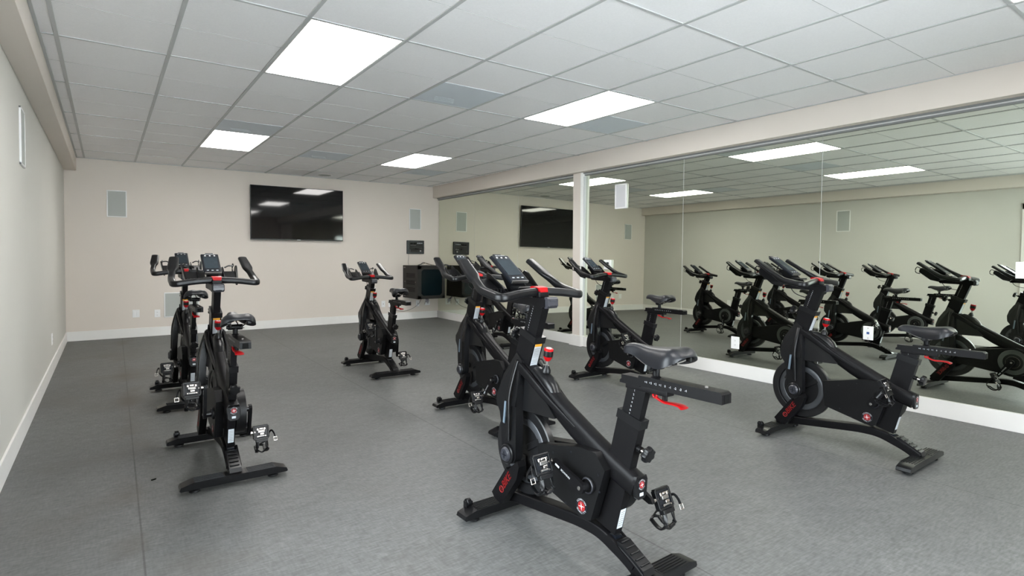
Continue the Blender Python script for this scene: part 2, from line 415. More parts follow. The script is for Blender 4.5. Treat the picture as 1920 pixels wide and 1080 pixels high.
# glazed door in the left wall (seen in the mirror at the right edge)
d = MB()
for lo, hi in (((XL-.12, DY0-.09, 0), (XL+.018, DY0, DZ+.09)), ((XL-.12, DY1, 0), (XL+.018, DY1+.09, DZ+.09)), ((XL-.12, DY0-.09, DZ), (XL+.018, DY1+.09, DZ+.09))):
    bx(d, lo, hi, 'white', .003)
dr = d.build('door_1'); tag(dr, kind='structure')
d = MB()
for y0, y1 in ((DY0, (DY0+DY1)/2), ((DY0+DY1)/2, DY1)):
    for lo, hi in (((XL-.08, y0, .01), (XL-.035, y0+.07, DZ)), ((XL-.08, y1-.07, .01), (XL-.035, y1, DZ)), ((XL-.08, y0, .01), (XL-.035, y1, .16)), ((XL-.08, y0, DZ-.08), (XL-.035, y1, DZ)), ((XL-.08, y0, .58), (XL-.035, y1, .64))):
        bx(d, lo, hi, 'bronze', .003)
d.build('door_frame', dr)
d = MB(); bx(d, (XL-.062, DY0+.05, .1), (XL-.056, DY1-.05, DZ-.05), 'glass', 0); d.build('door_pane', dr)
b = MB(); bx(b, (-9, -6, -.2), (XL-.2, 10, -.06), 'concrete', 0); tag(b.build('ground'), kind='structure')

# ------------------------------------------------------------------ ceiling fittings
def ceil_cell(i, j, di=1, dj=1):
    return (TX0+i*TDX+.012, TX0+(i+di)*TDX-.012, TY0+j*TDY+.010, TY0+(j+dj)*TDY-.010)
lights = [(2, -1, 'long white ceiling light panel at top left, the nearest one'),
          (2, 2, 'white ceiling light panel at far left, in front of the television wall'),
          (6, -1, 'long white ceiling light panel at middle right of the tiled ceiling'),
          (6, 2, 'white ceiling light panel at far right, near the beam and television wall'),
          (6, -4, 'white ceiling light panel cut off by the top right corner'),
          (2, -4, 'white ceiling light panel behind the camera'),
          ]
for i, j, lab in lights:
    x0, x1, y0, y1 = ceil_cell(i, j); cx, cy = (x0+x1)/2, (y0+y1)/2
    r = empty('ceiling_light', (cx, cy, ZC)); tag(r, lab, 'ceiling light', 'recessed ceiling light panels')
    d = MB()
    for lo, hi in (((x0, y0, 0), (x0+.008, y1, 0)), ((x1-.008, y0, 0), (x1, y1, 0)), ((x0, y0, 0), (x1, y0+.008, 0)), ((x0, y1-.008, 0), (x1, y1, 0))):
        bx(d, (lo[0]-cx, lo[1]-cy, -.004), (hi[0]-cx, hi[1]-cy, .01), 'white', .001)
    d.build('light_frame', r)
    d = MB(); bx(d, (x0+.008-cx, y0+.008-cy, -.0025), (x1-.008-cx, y1-.008-cy, .008), 'diffuser', 0); d.build('diffuser', r)
for i, j, lab in [(4, -.5, 'blue-grey perforated ceiling vent between the two nearest light panels'), (7, -.5, 'blue-grey perforated ceiling vent beside the middle right light panel'),
                  (2, 1.5, 'blue-grey perforated ceiling vent touching the far left light panel'), (4, 2.5, 'blue-grey perforated ceiling vent above the television'),
                  (7, 3.0, 'dim blue-grey ceiling vent nearest the far right corner')]:
    x0, x1, y0, y1 = ceil_cell(i, j, 1, .5); cx, cy = (x0+x1)/2, (y0+y1)/2
    r = empty('ceiling_vent', (cx, cy, ZC)); tag(r, lab, 'ceiling vent', 'perforated air vents in the ceiling')
    d = MB(); bx(d, (x0-cx, y0-cy, -.003), (x1-cx, y1-cy, .006), 'vent', .001); d.build('vent_panel', r)
    d = MB()
    for k in range(5): bx(d, (-.17+.012*k, .10+k*.028, -.0042), (.02+.014*k, .106+k*.028, -.002), 'ventdark', 0)
    d.build('vent_slot', r)
d = MB(); rx, ry = TX0+5.46*TDX, TY0+4.33*TDY
r = empty('ceiling_speaker', (rx, ry, ZC)); tag(r, 'round grey in-ceiling speaker just above the television wall', 'speaker')
lathe(d, [(.118, 0), (.122, -.004), (.114, -.008), (.108, -.008)], (0, 0, 0), (0, 0, 1), 'white', 40); d.build('speaker_ring', r)
d = MB(); cyl(d, (0, 0, -.011), (0, 0, -.002), .108, 'grille', 40); d.build('speaker_grille', r)

# ------------------------------------------------------------------ things on the walls
def wall_thing(name, o, rx_, lab, cat, group=None):
    """empty whose local x runs along the wall, local y points out of the wall, local z up"""
    e = empty(name, o, rx_); return tag(e, lab, cat, group)
def rect_speaker(o, rz, w, h, lab, group=None, depth=.012, grille='grille', framew=.014):
    r = wall_thing('wall_speaker', o, rz, lab, 'speaker', group)
    d = MB()
    for lo, hi in (((-w/2, -h/2), (-w/2+framew, h/2)), ((w/2-framew, -h/2), (w/2, h/2)), ((-w/2, -h/2), (w/2, -h/2+framew)), ((-w/2, h/2-framew), (w/2, h/2))):
        bx(d, (lo[0], 0, lo[1]), (hi[0], depth, hi[1]), 'plate', .002)
    bx(d, (-w/2+.004, 0, -h/2+.004), (w/2-.004, depth*.5, h/2-.004), 'plate', .001)
    d.build('speaker_frame', r)
    d = MB(); bx(d, (-w/2+framew, depth*.5, -h/2+framew), (w/2-framew, depth*.8, h/2-framew), grille, .001); d.build('speaker_grille', r)
    return r
BW = math.pi         # on the back wall: local +y must face -Y of the room
rect_speaker((.136, YB, 1.998), BW, .246, .396, 'grey in-wall speaker high on the wall at far left', 'in-wall speakers')
rect_speaker((4.974, YB, 1.969), BW, .25, .41, 'grey in-wall speaker between the television and the mirror corner', 'in-wall speakers')
rect_speaker((.96, YB, .468), BW, .48, .385, 'square grey grille low on the wall behind the left bikes', None, .014)
LW = -PI/2           # left wall: local +y faces +X
rect_speaker((XL, 5.285, 2.07), LW, .25, .40, 'white-edged in-wall speaker high on the left side wall', 'in-wall speakers')
RWZ = PI/2-SK        # right wall: local +y faces -X
rect_speaker((mx_(5.168, .006), 5.168, 2.030), RWZ, .20, .318, 'white framed speaker fixed on the mirror beside the square post', None, .020, 'grille_white', .018)

def plate(o, rz, w, h, lab, style, cat='outlet', group=None, name=None):
    r = wall_thing(name or 'wall_plate', o, rz, lab, cat, group)
    d = MB(); bx(d, (-w/2, 0, -h/2), (w/2, .007, h/2), 'plate', .002); d.build('cover_plate', r)
    d = MB()
    if style == 'outlet':
        for zz in (-.022, .022):
            bx(d, (-.016, .006, zz-.014), (.016, .0085, zz+.014), 'plate', .002)
            for xx in (-.006, .006): bx(d, (xx-.001, .008, zz-.003), (xx+.001, .0092, zz+.006), 'slot', 0)
            cyl(d, (0, .008, zz-.008), (0, .0092, zz-.008), .0022, 'slot', 8)
        d.build('outlet_socket', r)
    elif style == 'jack':
        bx(d, (-.011, .006, -.010), (.011, .0085, .010), 'blue', .001)
        d.build('data_jack', r); d = MB()
        for zz in (-h*.36, h*.36): cyl(d, (0, .006, zz), (0, .0085, zz), .004, 'steel', 12)
        d.build('screw', r)
    elif style == 'dot':
        cyl(d, (0, .006, 0), (0, .010, 0), .007, 'slot', 14); d.build('data_jack', r)
    elif style == 'switch':
        bx(d, (-.017, .006, -.034), (.017, .010, .034), 'plate', .002); d.build('switch_rocker', r)
    elif style == 'double':
        for xx in (-.022, .022): bx(d, (xx-.017, .006, -.034), (xx+.017, .010, .034), 'plate', .002)
        d.build('switch_rocker', r)
    return r
G1 = 'white plates low on the television wall'
plate((.357, YB, .356), BW, .09, .115, 'blank-looking white switch plate low at far left of the television wall', 'double', 'wall plate', G1)
plate((.631, YB, .343), BW, .075, .115, 'white power outlet plate beside the square floor-level grille', 'outlet', 'outlet', G1)
plate((4.308, YB, .322), BW, .075, .12, 'white plate with one dark port under the far middle bike seat', 'dot', 'wall plate', G1)
plate((4.452, YB, .318), BW, .075, .12, 'white power outlet plate partly behind the far middle seat', 'outlet', 'outlet', G1)
plate((5.03, YB, .305), BW, .075, .12, 'white plate with one dark port under the black rack cabinet', 'dot', 'wall plate', G1)
plate((5.245, YB, .318), BW, .115, .12, 'white double outlet plate full of cables under the rack cabinet', 'outlet', 'outlet', G1)
plate((XL, 7.70, .352), LW, .09, .12, 'white outlet plate low on the left side wall', 'outlet', 'outlet')
plate((XL, 4.01, .40), LW, .075, .12, 'white outlet plate on the left side wall, seen only in the mirror', 'outlet', 'outlet')
plate((mx_(3.484, -.004), 3.484, .353), RWZ, .098, .128, 'white power outlet plate fixed low on the mirror', 'outlet', 'outlet')
plate((mx_(2.198, -.006), 2.198, .602), RWZ, .080, .118, 'white plate with a blue data jack on the mirror', 'jack', 'wall plate')
plate((mx_(1.185, -.006), 1.185, 1.17), RWZ, .082, .120, 'white light switch on the mirror at the right edge', 'switch', 'light switch')
# thermostat on the mirror next to the post
r = wall_thing('thermostat', (mx_(5.385, -.002), 5.385, 1.143), RWZ, 'white thermostat box fixed on the mirror behind the right bike handlebars', 'thermostat')
d = MB(); bx(d, (-.062, 0, -.060), (.062, .030, .066), 'plate', .006); d.build('thermostat_body', r)
d = MB(); bx(d, (-.035, .029, .005), (.010, .0315, .035), 'screen', .001); d.build('thermostat_display', r)

# television
r = wall_thing('television', (2.729, YB, 1.962), BW, 'large flat black television mounted on the far wall', 'television')
W_, H_ = 1.556, .912
d = MB(); bx(d, (-W_/2+.1, .0, -H_/2+.12), (W_/2-.1, .06, H_/2-.12), 'tvbody', .01); bx(d, (-W_/2, .045, -H_/2), (W_/2, .075, H_/2), 'tvbody', .004); d.build('tv_housing', r)
d = MB(); bx(d, (-W_/2+.008, .07, -H_/2+.018), (W_/2-.008, .0765, H_/2-.008), 'tv', .0005); d.build('tv_screen', r)
d = MB(); bx(d, (-.03, .0755, -H_/2+.003), (.03, .0775, -H_/2+.013), 'sticker', .0005); d.build('maker_badge', r)

# black control panel above the cabinet
r = wall_thing('control_panel', (4.975, YB, 1.418), BW, 'black wall-mounted control panel above the rack cabinet', 'control panel')
d = MB(); bx(d, (-.185, 0, -.132), (.185, .035, .132), 'bezel', .008)
for lo, hi in (((-.15, -.10), (.14, .105)),): bx(d, (lo[0], .034, lo[1]), (hi[0], .038, hi[1]), 'cabinet', .003)
d.build('panel_body', r)
d = MB()
for x in (.09, .025): bx(d, (x-.026, .037, .050), (x+.026, .041, .085), 'slot', .001); bx(d, (x-.03, .037, .038), (x+.03, .0395, .043), 'cable', 0)
for x in (-.04, -.07, -.10, -.13): bx(d, (x-.009, .037, .068), (x+.009, .043, .086), 'sticker', .002)
d.build('panel_button', r)
d = MB(); text(d, 'studio', (-.10, .0385, -.028), (-1, 0, 0), (0, 0, 1), .034, 'print', .02); cyl(d, (-.10, .037, -.075), (-.10, .040, -.075), .017, 'cable', 20); ring(d, (-.10, .040, -.075), (0, 1, 0), .012, .002, 'print', 20, 6)
for z in (-.085, -.06): cyl(d, (.125, .037, z), (.125, .040, z), .004, 'sticker', 10)
bx(d, (-.012, .037, -.04), (.012, .041, -.015), 'slot', .001); d.build('panel_marking', r)
d = MB(); sweep(d, smooth_path([(4.83, YB-.02, 1.30), (4.832, YB-.012, 1.20), (4.82, YB-.014, 1.12), (4.83, YB-.03, 1.068)]), .003, .003, 'cable', seg=8)
tag(d.build('panel_cable'), 'thin grey cable hanging from the control panel to the cabinet top', 'cable')

# rack cabinet on the wall
CX0, CX1, CY0, CZ0, CZ1 = 4.715, 5.285, 9.615, .437, 1.063
r = empty('rack_cabinet', ((CX0+CX1)/2, YB, CZ0)); tag(r, 'black wall-mounted rack cabinet with smoked glass door near the corner', 'cabinet')
ox, oy, oz = (CX0+CX1)/2, YB, CZ0
def cb(mb, lo, hi, mn, bv=.002): bx(mb, (lo[0]-ox, lo[1]-oy, lo[2]-oz), (hi[0]-ox, hi[1]-oy, hi[2]-oz), mn, bv)
d = MB(); cb(d, (CX0, CY0+.035, CZ0), (CX1, YB, CZ1), 'cabinet', .004); d.build('cabinet_body', r)
d = MB()
for k in range(3):
    for q in range(4):
        z = CZ1-.15-k*.135-q*.022
        cb(d, (CX0-.002, CY0+.12, z-.011), (CX0+.001, CY0+.50, z), 'slot', 0)
d.build('side_vent', r)
d = MB()
for z in (CZ1-.04, CZ0+.04): cb(d, (CX0-.003, YB-.12, z-.010), (CX0+.001, YB-.04, z+.010), 'steel', .002)
for y, z in ((YB-.10, (CZ0+CZ1)/2), (CY0+.10, (CZ0+CZ1)/2)): cyl(d, (CX0-.004-ox, y-oy, z-oz), (CX0-ox, y-oy, z-oz), .010, 'chrome', 14)
d.build('lock', r)
d = MB()
cb(d, (CX0, CY0, CZ0), (CX0+.075, CY0+.028, CZ1), 'cabinet'); cb(d, (CX1-.06, CY0, CZ0), (CX1, CY0+.028, CZ1), 'cabinet')
cb(d, (CX0, CY0, CZ0), (CX1, CY0+.028, CZ0+.06), 'cabinet'); cb(d, (CX0, CY0, CZ1-.07), (CX1, CY0+.028, CZ1), 'cabinet')
for (x, z, sx_, sz_) in ((CX0+.07, CZ0+.055, 1, 1), (CX1-.055, CZ0+.055, -1, 1), (CX0+.07, CZ1-.065, 1, -1), (CX1-.055, CZ1-.065, -1, -1)):
    V = [(x-ox, CY0+yy-oy, z-oz) for yy in (0, .02)] + [(x+sx_*.05-ox, CY0+yy-oy, z-oz) for yy in (0, .02)] + [(x-ox, CY0+yy-oy, z+sz_*.05-oz) for yy in (0, .02)]
    d.add(V, [(0, 2, 4), (1, 5, 3), (2, 3, 5, 4), (0, 1, 3, 2), (0, 4, 5, 1)], 'cabinet')
dd = d.build('cabinet_door', r)
d = MB(); cb(d, (CX0+.07, CY0+.012, CZ0+.055), (CX1-.055, CY0+.018, CZ1-.065), 'smoked', 0); d.build('door_pane', dd)
# cables on top and below
d = MB()
sweep(d, smooth_path([(4.86, 9.90, CZ1+.006), (4.93, 9.93, CZ1+.02), (5.00, 9.96, CZ1+.052), (5.08, 9.93, CZ1+.03), (5.16, 9.9, CZ1+.008)]), .008, .008, 'cable_dark', seg=8)
sweep(d, smooth_path([(4.90, 9.98, CZ1+.006), (4.99, 9.94, CZ1+.03), (5.03, 9.90, CZ1+.045), (5.10, 9.86, CZ1+.02), (5.17, 9.84, CZ1+.008)]), .006, .006, 'cable_tan', seg=8)
tag(d.build('cable_coil'), 'loops of dark cable lying on top of the rack cabinet', 'cable')
d = MB(); sweep(d, smooth_path([(5.14, YB-.03, CZ0-.001), (5.10, YB-.02, .38), (5.05, YB-.02, .30), (4.93, YB-.012, .215), (4.75, YB-.012, .165), (4.55, YB-.012, .19), (4.42, YB-.012, .25)]), .005, .005, 'cable', seg=8)
tag(d.build('wall_cable'), 'long grey cable drooping along the wall from the cabinet', 'cable')
d = MB()
for k, (dx, mn) in enumerate(((0, 'purple'), (.018, 'cable_dark'), (.036, 'purple'), (.055, 'cable_tan'), (-.02, 'cable_tan'))):
    sweep(d, smooth_path([(5.20-.02*k, YB-.05, CZ0), (5.19+dx*.6, YB-.04, .395), (5.215+dx, YB-.03, .36), (5.20+dx, YB-.012, .325-.012*k)]), .0045, .0045, mn, seg=8)
tag(d.build('power_cables', ), 'purple and dark cables plugged in under the rack cabinet', 'cables')
# scrap on the floor
d = MB(); box(d, (0, 0, .003), (.022, .010, .005), 'slot', .001, Matrix.Rotation(.4, 3, 'Z')); box(d, (.009, .004, .004), (.010, .006, .004), 'slot', .001)
o = d.build('floor_debris'); o.location = (.20, 3.70, 0); tag(o, 'tiny dark scrap lying on the floor near the left bikes', 'debris')

# ------------------------------------------------------------------ the exercise bike
# local frame: +y is where the rider faces, +x the rider's right, floor at z = 0
LEAN_S = (-.126, .485)                      # seat tube direction (y, z)
LEAN_H = (-.34, .94)                        # handlebar post direction
BB = Vector((0, -.205, .345))               # crank axle
HUB = Vector((0, .285, .340))
def slab(mb, c, d2, half_len, half_dep, x0, x1, mn, bev=.004, taper=1.0):
    """box in the y-z plane, centred c, long axis d2"""
    L_ = math.hypot(*d2); a = (d2[0]/L_, d2[1]/L_); n = (-a[1], a[0])
    pts = [(c[0]+a[0]*s*half_len+n[0]*t*half_dep*(taper if s > 0 else 1), c[1]+a[1]*s*half_len+n[1]*t*half_dep*(taper if s > 0 else 1)) for s, t in ((-1, -1), (1, -1), (1, 1), (-1, 1))]
    prism(mb, pts, x0, x1, mn, bev)

def stabilizer(mb, y, rear):
    """cross bar with sloped ends and a ribbed top"""
    hy = .047; z0, z1 = .022, .062
    prof = [(-.268, z0+.006), (-.262, z0), (.262, z0), (.268, z0+.006), (.262, z0+.022), (.205, z1), (-.205, z1), (-.262, z0+.022)]
    bm = bmesh.new()
    def hw(x): return hy*(1-.20*max(0, (abs(x)-.17)/.10))
    A = [bm.verts.new((x, y-hw(x), z)) for x, z in prof]; B_ = [bm.verts.new((x, y+hw(x)*(.86 if z > .05 else 1), z)) for x, z in prof]
    bm.faces.new(A[::-1]); bm.faces.new(B_); n = len(prof)
    for i in range(n): bm.faces.new((A[i], A[(i+1) % n], B_[(i+1) % n], B_[i]))
    bevel(bm, .005, 2); mb.add_bm(bm, 'plastic')
    for s in (-1, 1):
        for k in range(7 if not rear else 6):
            yy = y-.034+k*(.068/(6 if not rear else 5))
            bx(mb, (s*.06, yy-.0022, z1-.002), (s*.20, yy+.0022, z1+.0028), 'plastic', .001)
        bx(mb, (s*.050, y-.040, z1-.003), (s*.055, y+.036, z1+.0015), 'plastic', .001)

def foot_pad(y, x):
    d = MB(); lathe(d, [(.026, 0), (.029, .003), (.028, .012), (.016, .017), (.010, .024)], (x, y, 0), (0, 0, 1), 'rubber', 24); return d

def build_pedal(side):
    """pedal hanging from its axle with a toe cage and strap; origin on the axle, side -1 left / +1 right"""
    d = MB(); tilt = Matrix.Rotation(math.radians(-24), 3, 'X')
    def B(lo, hi, mn, bv=.002):
        c = Vector([(a+b_)/2 for a, b_ in zip(lo, hi)]); c.x += side*.062
        box(d, tilt @ c, [abs(b_-a) for a, b_ in zip(lo, hi)], mn, bv, tilt)
    def P(x, y, z): return tilt @ Vector((x+side*.062, y, z))
    cyl(d, (side*.004, 0, 0), (side*.030, 0, 0), .009, 'chrome', 14)
    # platform seen face-on from behind: ring frame
    B((-.046, -.011, -.038), (-.036, .011, .034), 'plastic'); B((.036, -.011, -.038), (.046, .011, .034), 'plastic')
    B((-.042, -.011, .028), (.042, .011, .040), 'plastic', .004); B((-.042, -.011, -.044), (.042, .011, -.034), 'plastic', .003)
    B((-.040, -.006, -.036), (.040, .008, .030), 'bezel', .002)
    B((-.020, -.018, -.006), (.020, .004, .010), 'steel', .003); B((-.012, -.020, .012), (.012, -.006, .022), 'chrome', .003)
    B((-.026, -.017, .008), (-.013, -.005, .022), 'chrome', .003); B((.013, -.017, .008), (.026, -.005, .022), 'chrome', .003)
    B((-.010, -.022, -.020), (.014, -.006, -.008), 'chrome', .003); B((-.018, -.015, -.030), (.018, -.004, -.022), 'steel', .002)
    for x in (-.022, .022): cyl(d, P(x, -.012, -.028), P(x, -.017, -.028), .004, 'chrome', 10)
    ps = d
    # toe cage
    d = MB()
    def Bc(lo, hi, mn, bv=.002):
        c = Vector([(a+b_)/2 for a, b_ in zip(lo, hi)]); c.x += side*.062
        box(d, tilt @ c, [abs(b_-a) for a, b_ in zip(lo, hi)], mn, bv, tilt)
    Bc((-.034, -.016, -.060), (.034, .010, -.043), 'rubber', .003)
    for x in (-.024, .024):
        sweep(d, smooth_path([P(x, -.006, -.055), P(x*1.1, -.004, -.078), P(x*1.25, .004, -.102), P(x*1.15, .026, -.112), P(x, .052, -.100), P(x, .072, -.070)], 4), .0095, .0045, 'rubber', p=4, seg=10)
    sweep(d, smooth_path([P(-.027, .004, -.104), P(0, .018, -.116), P(.027, .004, -.104)], 4), .0095, .0045, 'rubber', p=4, seg=10)
    sweep(d, smooth_path([P(-.024, .070, -.072), P(0, .078, -.066), P(.024, .070, -.072)], 4), .006, .005, 'rubber', p=4, seg=10)
    cg = d
    d = MB()
    sweep(d, smooth_path([P(-side*.010, .076, -.068), P(side*.030, .074, -.050), P(side*.050, .045, -.028), P(side*.052, .010, -.006), P(side*.060, -.010, -.002), P(side*.070, -.016, -.022), P(side*.074, -.016, -.044)], 4), .002, .0055, 'rubber', p=4, seg=8)
    for z0, z1, w in ((-.046, -.043, .010), (-.066, -.063, .010)):
        box(d, P(side*.075, -.017, (z0+z1)/2), (w*2, .003, .0035), 'chrome', .001, tilt)
    for x in (-.010, .010): box(d, P(side*.075+x, -.017, -.0545), (.003, .003, .022), 'chrome', .001, tilt)
    st = d
    return ps, cg, st

def make_bike():
    P = {}
    root = empty('exercise_bike', (0, 0, 0))
    # ---- base beam
    d = MB()
    path = round_path([(0, .45, .060), (0, .36, .098), (0, -.10, .150), (0, -.215, .150), (0, -.36, .098), (0, -.44, .052)], .06, 6)
    sweep(d, path[:], .033, .025, 'frame', p=9, seg=24)
    for s in (-1, 1): slab(d, (-.335, .118), (-.16, -.085), .075, .010, s*.028, s*.038, 'frame', .002)
    box(d, (0, .41, .083), (.085, .07, .035), 'frame', .006)
    bx(d, (-.018, -.300, .118), (.018, -.245, .158), 'bezel', .001)
    P['base_beam'] = d.build('base_beam', root)
    # dark slot on the sloped rear part of the beam
    d = MB(); bmid = Vector((0, -.300, .1305+.0165))
    R_ = Matrix.Rotation(math.atan2(.052, .145), 3, 'X')
    box(d, (0, -.283, .1475), (.036, .075, .006), 'slot', .001, R_); d.build('frame_slot', P['base_beam'])
    d = MB()
    pts = [(-.315, .150), (-.330, .150), (-.445, .088), (-.455, .066), (-.400, .060), (-.318, .115)]
    prism(d, pts, -.030, .030, 'plastic', .006, 3)
    for k in range(5):
        t = k/4; y = -.335-.095*t; z = .1515-.052*t
        box(d, (0, y, z), (.048, .007, .006), 'plastic', .002, Matrix.Rotation(.49, 3, 'X'))
    d.build('step_cover', root)
    for nm, y, rear in (('front_stabilizer', .435, False), ('rear_stabilizer', -.435, True)):
        d = MB(); stabilizer(d, y, rear); st = d.build(nm, root)
        for s in (-1, 1): foot_pad(y, s*.195).build('leveling_foot', st)
        if not rear:
            for s in (-1, 1):
                w = MB(); cyl(w, (s*.205-.012, .470, .074), (s*.205+.012, .470, .074), .019, 'rubber', 24); cyl(w, (s*.205-.0135, .470, .074), (s*.205+.0135, .470, .074), .008, 'steel', 14)
                bx(w, (s*.205-.018, .455, .050), (s*.205-.0135, .483, .082), 'plastic', .001); bx(w, (s*.205+.0135, .455, .050), (s*.205+.018, .483, .082), 'plastic', .001)
                w.build('transport_wheel', st)
    # ---- flywheel
    d = MB(); y, z = HUB.y, HUB.z
    prof = [(.160, -.016), (.168, -.018), (.200, -.018), (.205, -.014), (.205, .014), (.200, .018), (.168, .018), (.160, .016), (.158, .008)]
    lathe(d, [(.03, -.006), (.158, -.006)] + prof + [(.03, .006)], (0, y, z), (1, 0, 0), 'wheel', 72)
    for s in (-1, 1):
        V = []; F = []; n = 64
        for k in range(n):
            t = 2*PI*k/n
            for r_, xx in ((.118, .009), (.124, .013), (.146, .013), (.154, .008)): V.append((s*xx, y+r_*math.cos(t), z+r_*math.sin(t)))
        for k in range(n):
            for q in range(3):
                f = (k*4+q, ((k+1) % n)*4+q, ((k+1) % n)*4+q+1, k*4+q+1); F.append(f if s > 0 else f[::-1])
        d.add(V, F, 'rim')
        for k in range(3):
            t = k*2*PI/3+.5; c = (s*.010, y+.078*math.cos(t), z+.078*math.sin(t))
            box(d, c, (.008, .105, .030), 'wheel', .004, Matrix.Rotation(t, 3, 'X'))
    d.build('flywheel', root)
    # ---- fork / head housing
    d = MB()
    def wf(z): 
        pts = [(.82, .030), (.76, .046), (.68, .070), (.60, .088), (.50, .094), (.40, .098), (.20, .100)]
        for (z1, w1), (z0, w0) in zip(pts, pts[1:]):
            if z >= z0: return w0+(w1-w0)*min(1, (z-z0)/(z1-z0))
        return .1
    shell = [(.315, .800), (.352, .755), (.388, .690), (.404, .625), (.400, .580), (.388, .560), (.255, .560), (.248, .640), (.252, .720), (.268, .770)]
    def warp(c): return Vector((math.copysign(wf(c.z)-(0.012 if c.y > .34 else 0), c.x), c.y, c.z))
    prism(d, shell, -.05, .05, 'plastic', .010, 4, warp)
    leg = [(.395, .600), (.392, .560), (.362, .520), (.348, .470), (.340, .400), (.335, .345), (.318, .308), (.285, .292), (.250, .302), (.232, .330), (.232, .400), (.240, .560), (.246, .640), (.262, .745), (.300, .77), (.34, .70)]
    for s in (-1, 1):
        def wl(c, s=s):
            inner = abs(c.x) < .09
            w = wf(c.z)
            return Vector((s*(max(w-.036, .03) if inner else w+.005), c.y, c.z))
        prism(d, leg, s*.06, s*.10, 'plastic', .005, 3, wl)
        # raised rear rib running down the fork leg
        rib = smooth_path([(s*(wf(.76)+.004), .290, .765), (s*(wf(.68)+.006), .292, .690), (s*(wf(.6)+.008), .296, .600), (s*(wf(.5)+.008), .290, .500), (s*(wf(.4)+.008), .285, .400)], 5)
        sweep(d, rib, .010, .005, 'plastic', p=3, seg=12, hint=Vector((1, 0, 0)))
    P['fork'] = d.build('fork_housing', root)
    for s in (-1, 1):
        e = MB(); slab(e, (.322, .525), (-.012, .1), .052, .0065, s*(wf(.52)+.002), s*(wf(.52)+.0075), 'strip', .0015); e.build('reflector_strip', P['fork'])
        e = MB(); cyl(e, (s*.100, HUB.y, HUB.z), (s*.118, HUB.y, HUB.z), .046, 'plastic', 36, ch=.004); cyl(e, (s*.116, HUB.y, HUB.z), (s*.130, HUB.y, HUB.z), .034, 'cap', 36, r2=.030, ch=.004)
        for k in range(2): box(e, (s*.1302, HUB.y, HUB.z), (.002, .034 if k else .005, .005 if k else .034), 'bezel', .0005)
        e.build('hub_cap', P['fork'])
    # ---- stay from hub to front stabilizer, with the printed name
    for s in (-1, 1):
        d = MB()
        pts = [(.236, .315), (.305, .255), (.318, .262), (.432, .110), (.410, .088), (.352, .076), (.240, .228), (.222, .290)]
        prism(d, pts, s*.050, s*.092, 'frame', .006, 3)
        st = d.build('fork_stay', root)
        e = MB(); rt = (0, -.60, .80) if s < 0 else (0, .60, -.80); upv = (0, .80, .60)
        c0 = Vector((s*.0922, .322, .190)); rv = Vector(rt).normalized()
        text(e, 'BIKE', c0+rv*.014, rt, upv, .046, 'redprint', .035, .2)
        cc = c0-rv*.052; ring(e, cc, (1, 0, 0), .0145, .0018, 'redprint', 24, 6); text(e, 'Z', cc, rt, upv, .022, 'redprint', .03)
        e.build('name_print', st)
    # ---- gusset between fork and main beam
    d = MB(); gus = [(.262, .735), (.240, .545), (.045, .548), (.028, .552), (.110, .635), (.190, .705)]
    def wg(c): return Vector((math.copysign(.030+.030*max(0, min(1, (.74-c.z)/.19))*(1 if c.y > .1 else .55), c.x), c.y, c.z))
    prism(d, gus, -.05, .05, 'plastic', .006, 3, wg); d.build('gusset_panel', root)
    # ---- main beam
    d = MB()
    hs_ = [.028, .036, .044, .050, .050, .049, .046]
    sweep(d, [(0, y_, z_) for y_, z_ in ((.290, .742), (.180, .690), (.060, .602), (-.060, .534), (-.180, .473), (-.290, .424), (-.398, .384))], .0365,
          lambda t: hs_[min(6, int(t*6))]+(hs_[min(6, int(t*6)+1)]-hs_[min(6, int(t*6))])*(t*6-int(t*6)), 'frame', p=2.9, seg=28, capr=False)
    for s in (-1, 1):
        sweep(d, smooth_path([(s*.050, .275, .742), (s*.052, .215, .712), (s*.050, .150, .672), (s*.042, .08, .624), (s*.030, -.08, .535)], 5), lambda t: .012-.005*t, lambda t: .022-.012*t, 'frame', p=4, seg=14)
    mbm = d.build('main_beam', root)
    d = MB(); n = [(-.028, .088), (.028, .088), (.036, .070), (.030, .012), (.018, 0), (-.018, 0), (-.030, .012), (-.036, .070)]
    bm = bmesh.new(); Aq = [bm.verts.new((x, -.396, .340+z)) for x, z in n]; Bq = [bm.verts.new((x*.98, -.409, .340+z)) for x, z in n]
    bm.faces.new(Aq); bm.faces.new(Bq[::-1])
    for i in range(8): bm.faces.new((Aq[i], Bq[i], Bq[(i+1) % 8], Aq[(i+1) % 8]))
    bevel(bm, .003, 2); d.add_bm(bm, 'plastic'); emblem(d, (0, -.4095, .395), (1, 0, 0), (0, 0, 1), .021)
    bx(d, (-.010, -.4105, .352), (.010, -.409, .364), 'sticker', 0); d.build('emblem_cap', mbm)
    # ---- resistance housing + knob
    d = MB()
    V = []; F = []; rows = [(.232, .752, .014, .004), (.205, .752, .026, .014), (.165, .736, .032, .020), (.120, .708, .034, .024), (.090, .682, .032, .022), (.066, .655, .028, .010), (.040, .634, .024, .002)]
    seg = 20
    for (yy, zz, w, h) in rows:
        for k in range(seg):
            t = 2*PI*k/seg; ax = Vector((0, -.55, -.42)).normalized(); nn = Vector((0, -.42, .55)).normalized()
            c = Vector((0, yy, zz-.022)); V.append(c + Vector((1, 0, 0))*w*math.cos(t) + nn*(h+.008)*math.sin(t))
    for i in range(len(rows)-1):
        for k in range(seg): F.append((i*seg+k, i*seg+(k+1) % seg, (i+1)*seg+(k+1) % seg, (i+1)*seg+k))
    F.append(tuple(range(seg))[::-1]); F.append(tuple((len(rows)-1)*seg+k for k in range(seg))); d.add(V, F, 'plastic')
    brk = d.build('brake_housing', root)
    kb = Vector((0, .142, .735)); kd = Vector((0, -.17, 1)).normalized()
